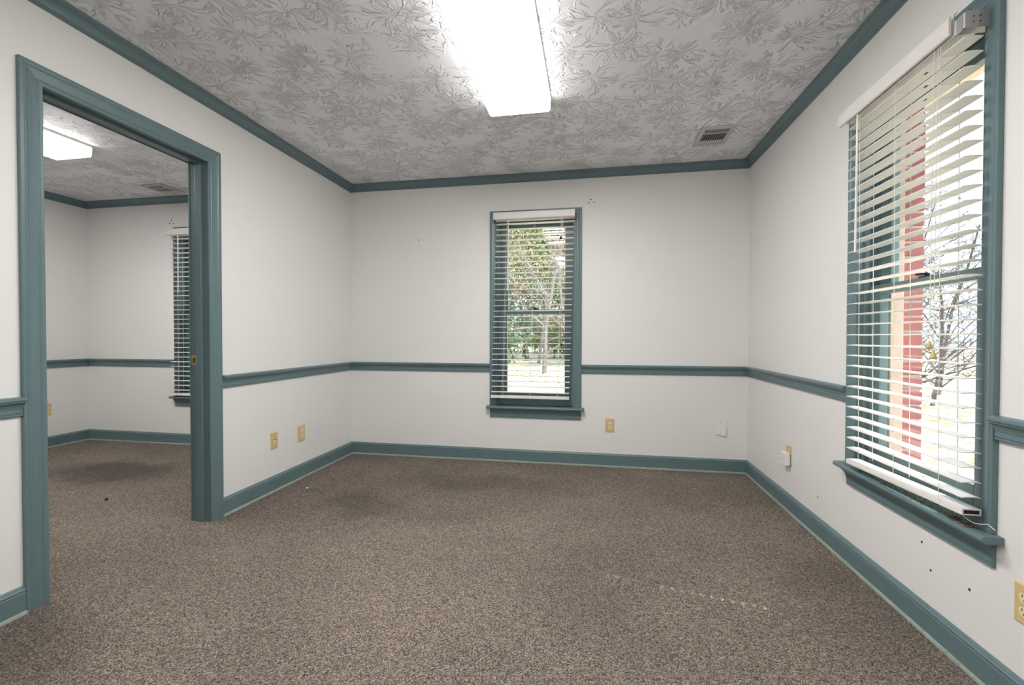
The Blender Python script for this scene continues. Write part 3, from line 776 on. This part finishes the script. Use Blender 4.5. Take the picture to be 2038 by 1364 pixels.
# beyond the back window
G1 = 'leafy trees beyond the back window'
for i, (x, y, h, ty) in enumerate([(-7.8, 24, 11, 0), (-4.6, 20.5, 8, 1), (-3.9, 27, 13, 0), (-0.6, 29, 13, 0), (1.9, 26, 12, 0), (-2.2, 36, 14, 2), (-7.5, 37, 14, 2), (-5.0, 33, 13, 2), (2.5, 36, 14, 2)]):
    lf, sz = (('leaf_green', 0.105), ('leaf_dark', 0.08), ('leaf_green', 0.17))[ty]
    make_tree('broadleaf_tree', x, y, h, 30 + i, lf, (13000, 9000, 12000)[ty], sz, ('yellow-green leafy tree seen through the back window blind', 'dark green leafy tree nearest the back window', 'pale green tree behind the leafy trees outside the back window')[ty],
              (G1, None, 'far trees beyond the back window')[ty], trunk=0.16, first=0.05)
for i, (x, y, h) in enumerate([(-1.9, 18, 8), (-1.0, 22, 9), (-2.9, 24.5, 9)]):
    make_tree('bare_plant', x, y, h, 50 + i, 'leaf_dry', 3000, 0.055, ('brown-leaved bare tree standing by the leaning sapling', 'brown-leaved bare tree amid yellow-green trees outside', 'brown-leaved bare tree amid yellow-green trees outside')[i],
              None if i == 0 else 'bare trees beyond the back window', trunk=0.10, bark='bark_pale', first=0.08)
for i, (x, y) in enumerate([(-3.9, 17.0), (-5.0, 26), (-2.5, 30), (-6.5, 31), (-0.4, 31), (-4.0, 36), (-7.5, 40), (-5.2, 41), (-2.8, 41), (-0.6, 40), (1.5, 41)]):
    make_tree('leafy_shrub', x, y, 2.6, 70 + i, 'leaf_dark' if i == 0 else 'leaf_green', 4500, 0.09, 'dark low shrub under the leaning sapling outside' if i == 0 else 'low yellow-green shrub on the dry ground beyond the back window',
              None if i == 0 else 'shrubs beyond the back window', trunk=0.05, first=0.05, spread=0.8, depth=3, kids=6)
# beyond the right window
for i, (x, y, h) in enumerate([(6.2, 10.4, 3.4), (9.0, 13.4, 4.4), (12.5, 20.0, 7), (8.3, 14.2, 4.6), (15, 26, 9), (7.4, 11.2, 3.0), (6.6, 12.0, 3.2)]):
    make_tree('bare_plant', x, y, h, 90 + i, 'leaf_dry', 260, 0.045, 'bare branching shrub seen through the right window blind', 'bare shrubs beyond the right window', trunk=0.045, first=0.02, spread=0.9, kids=6)  # bare shrubs, grown with the tree builder
# beyond the adjoining room window
for i, (x, y, h) in enumerate([(-24, 22, 11), (-29, 27, 12)]):
    make_tree('broadleaf_tree', x, y, h, 120 + i, 'leaf_dark', 4000, 0.18, 'dark leafy tree outside the adjoining room window', 'trees beyond the adjoining room', trunk=0.2, first=0.06)
mb = MB(); mb.tube([(-4.35, 16.5, 1.24), (-2.9, 16.3, 1.33), (-1.35, 16.2, 1.47)], [0.035, 0.03, 0.02], 6)
mb.tube([(-4.35, 16.5, 1.24), (-7.5, 16.9, GZ)], [0.035, 0.05], 6)
tag(mb.build('fallen_sapling', 'bark_pale'), 'pale thin sapling leaning across the trees beyond the back window', 'sapling')
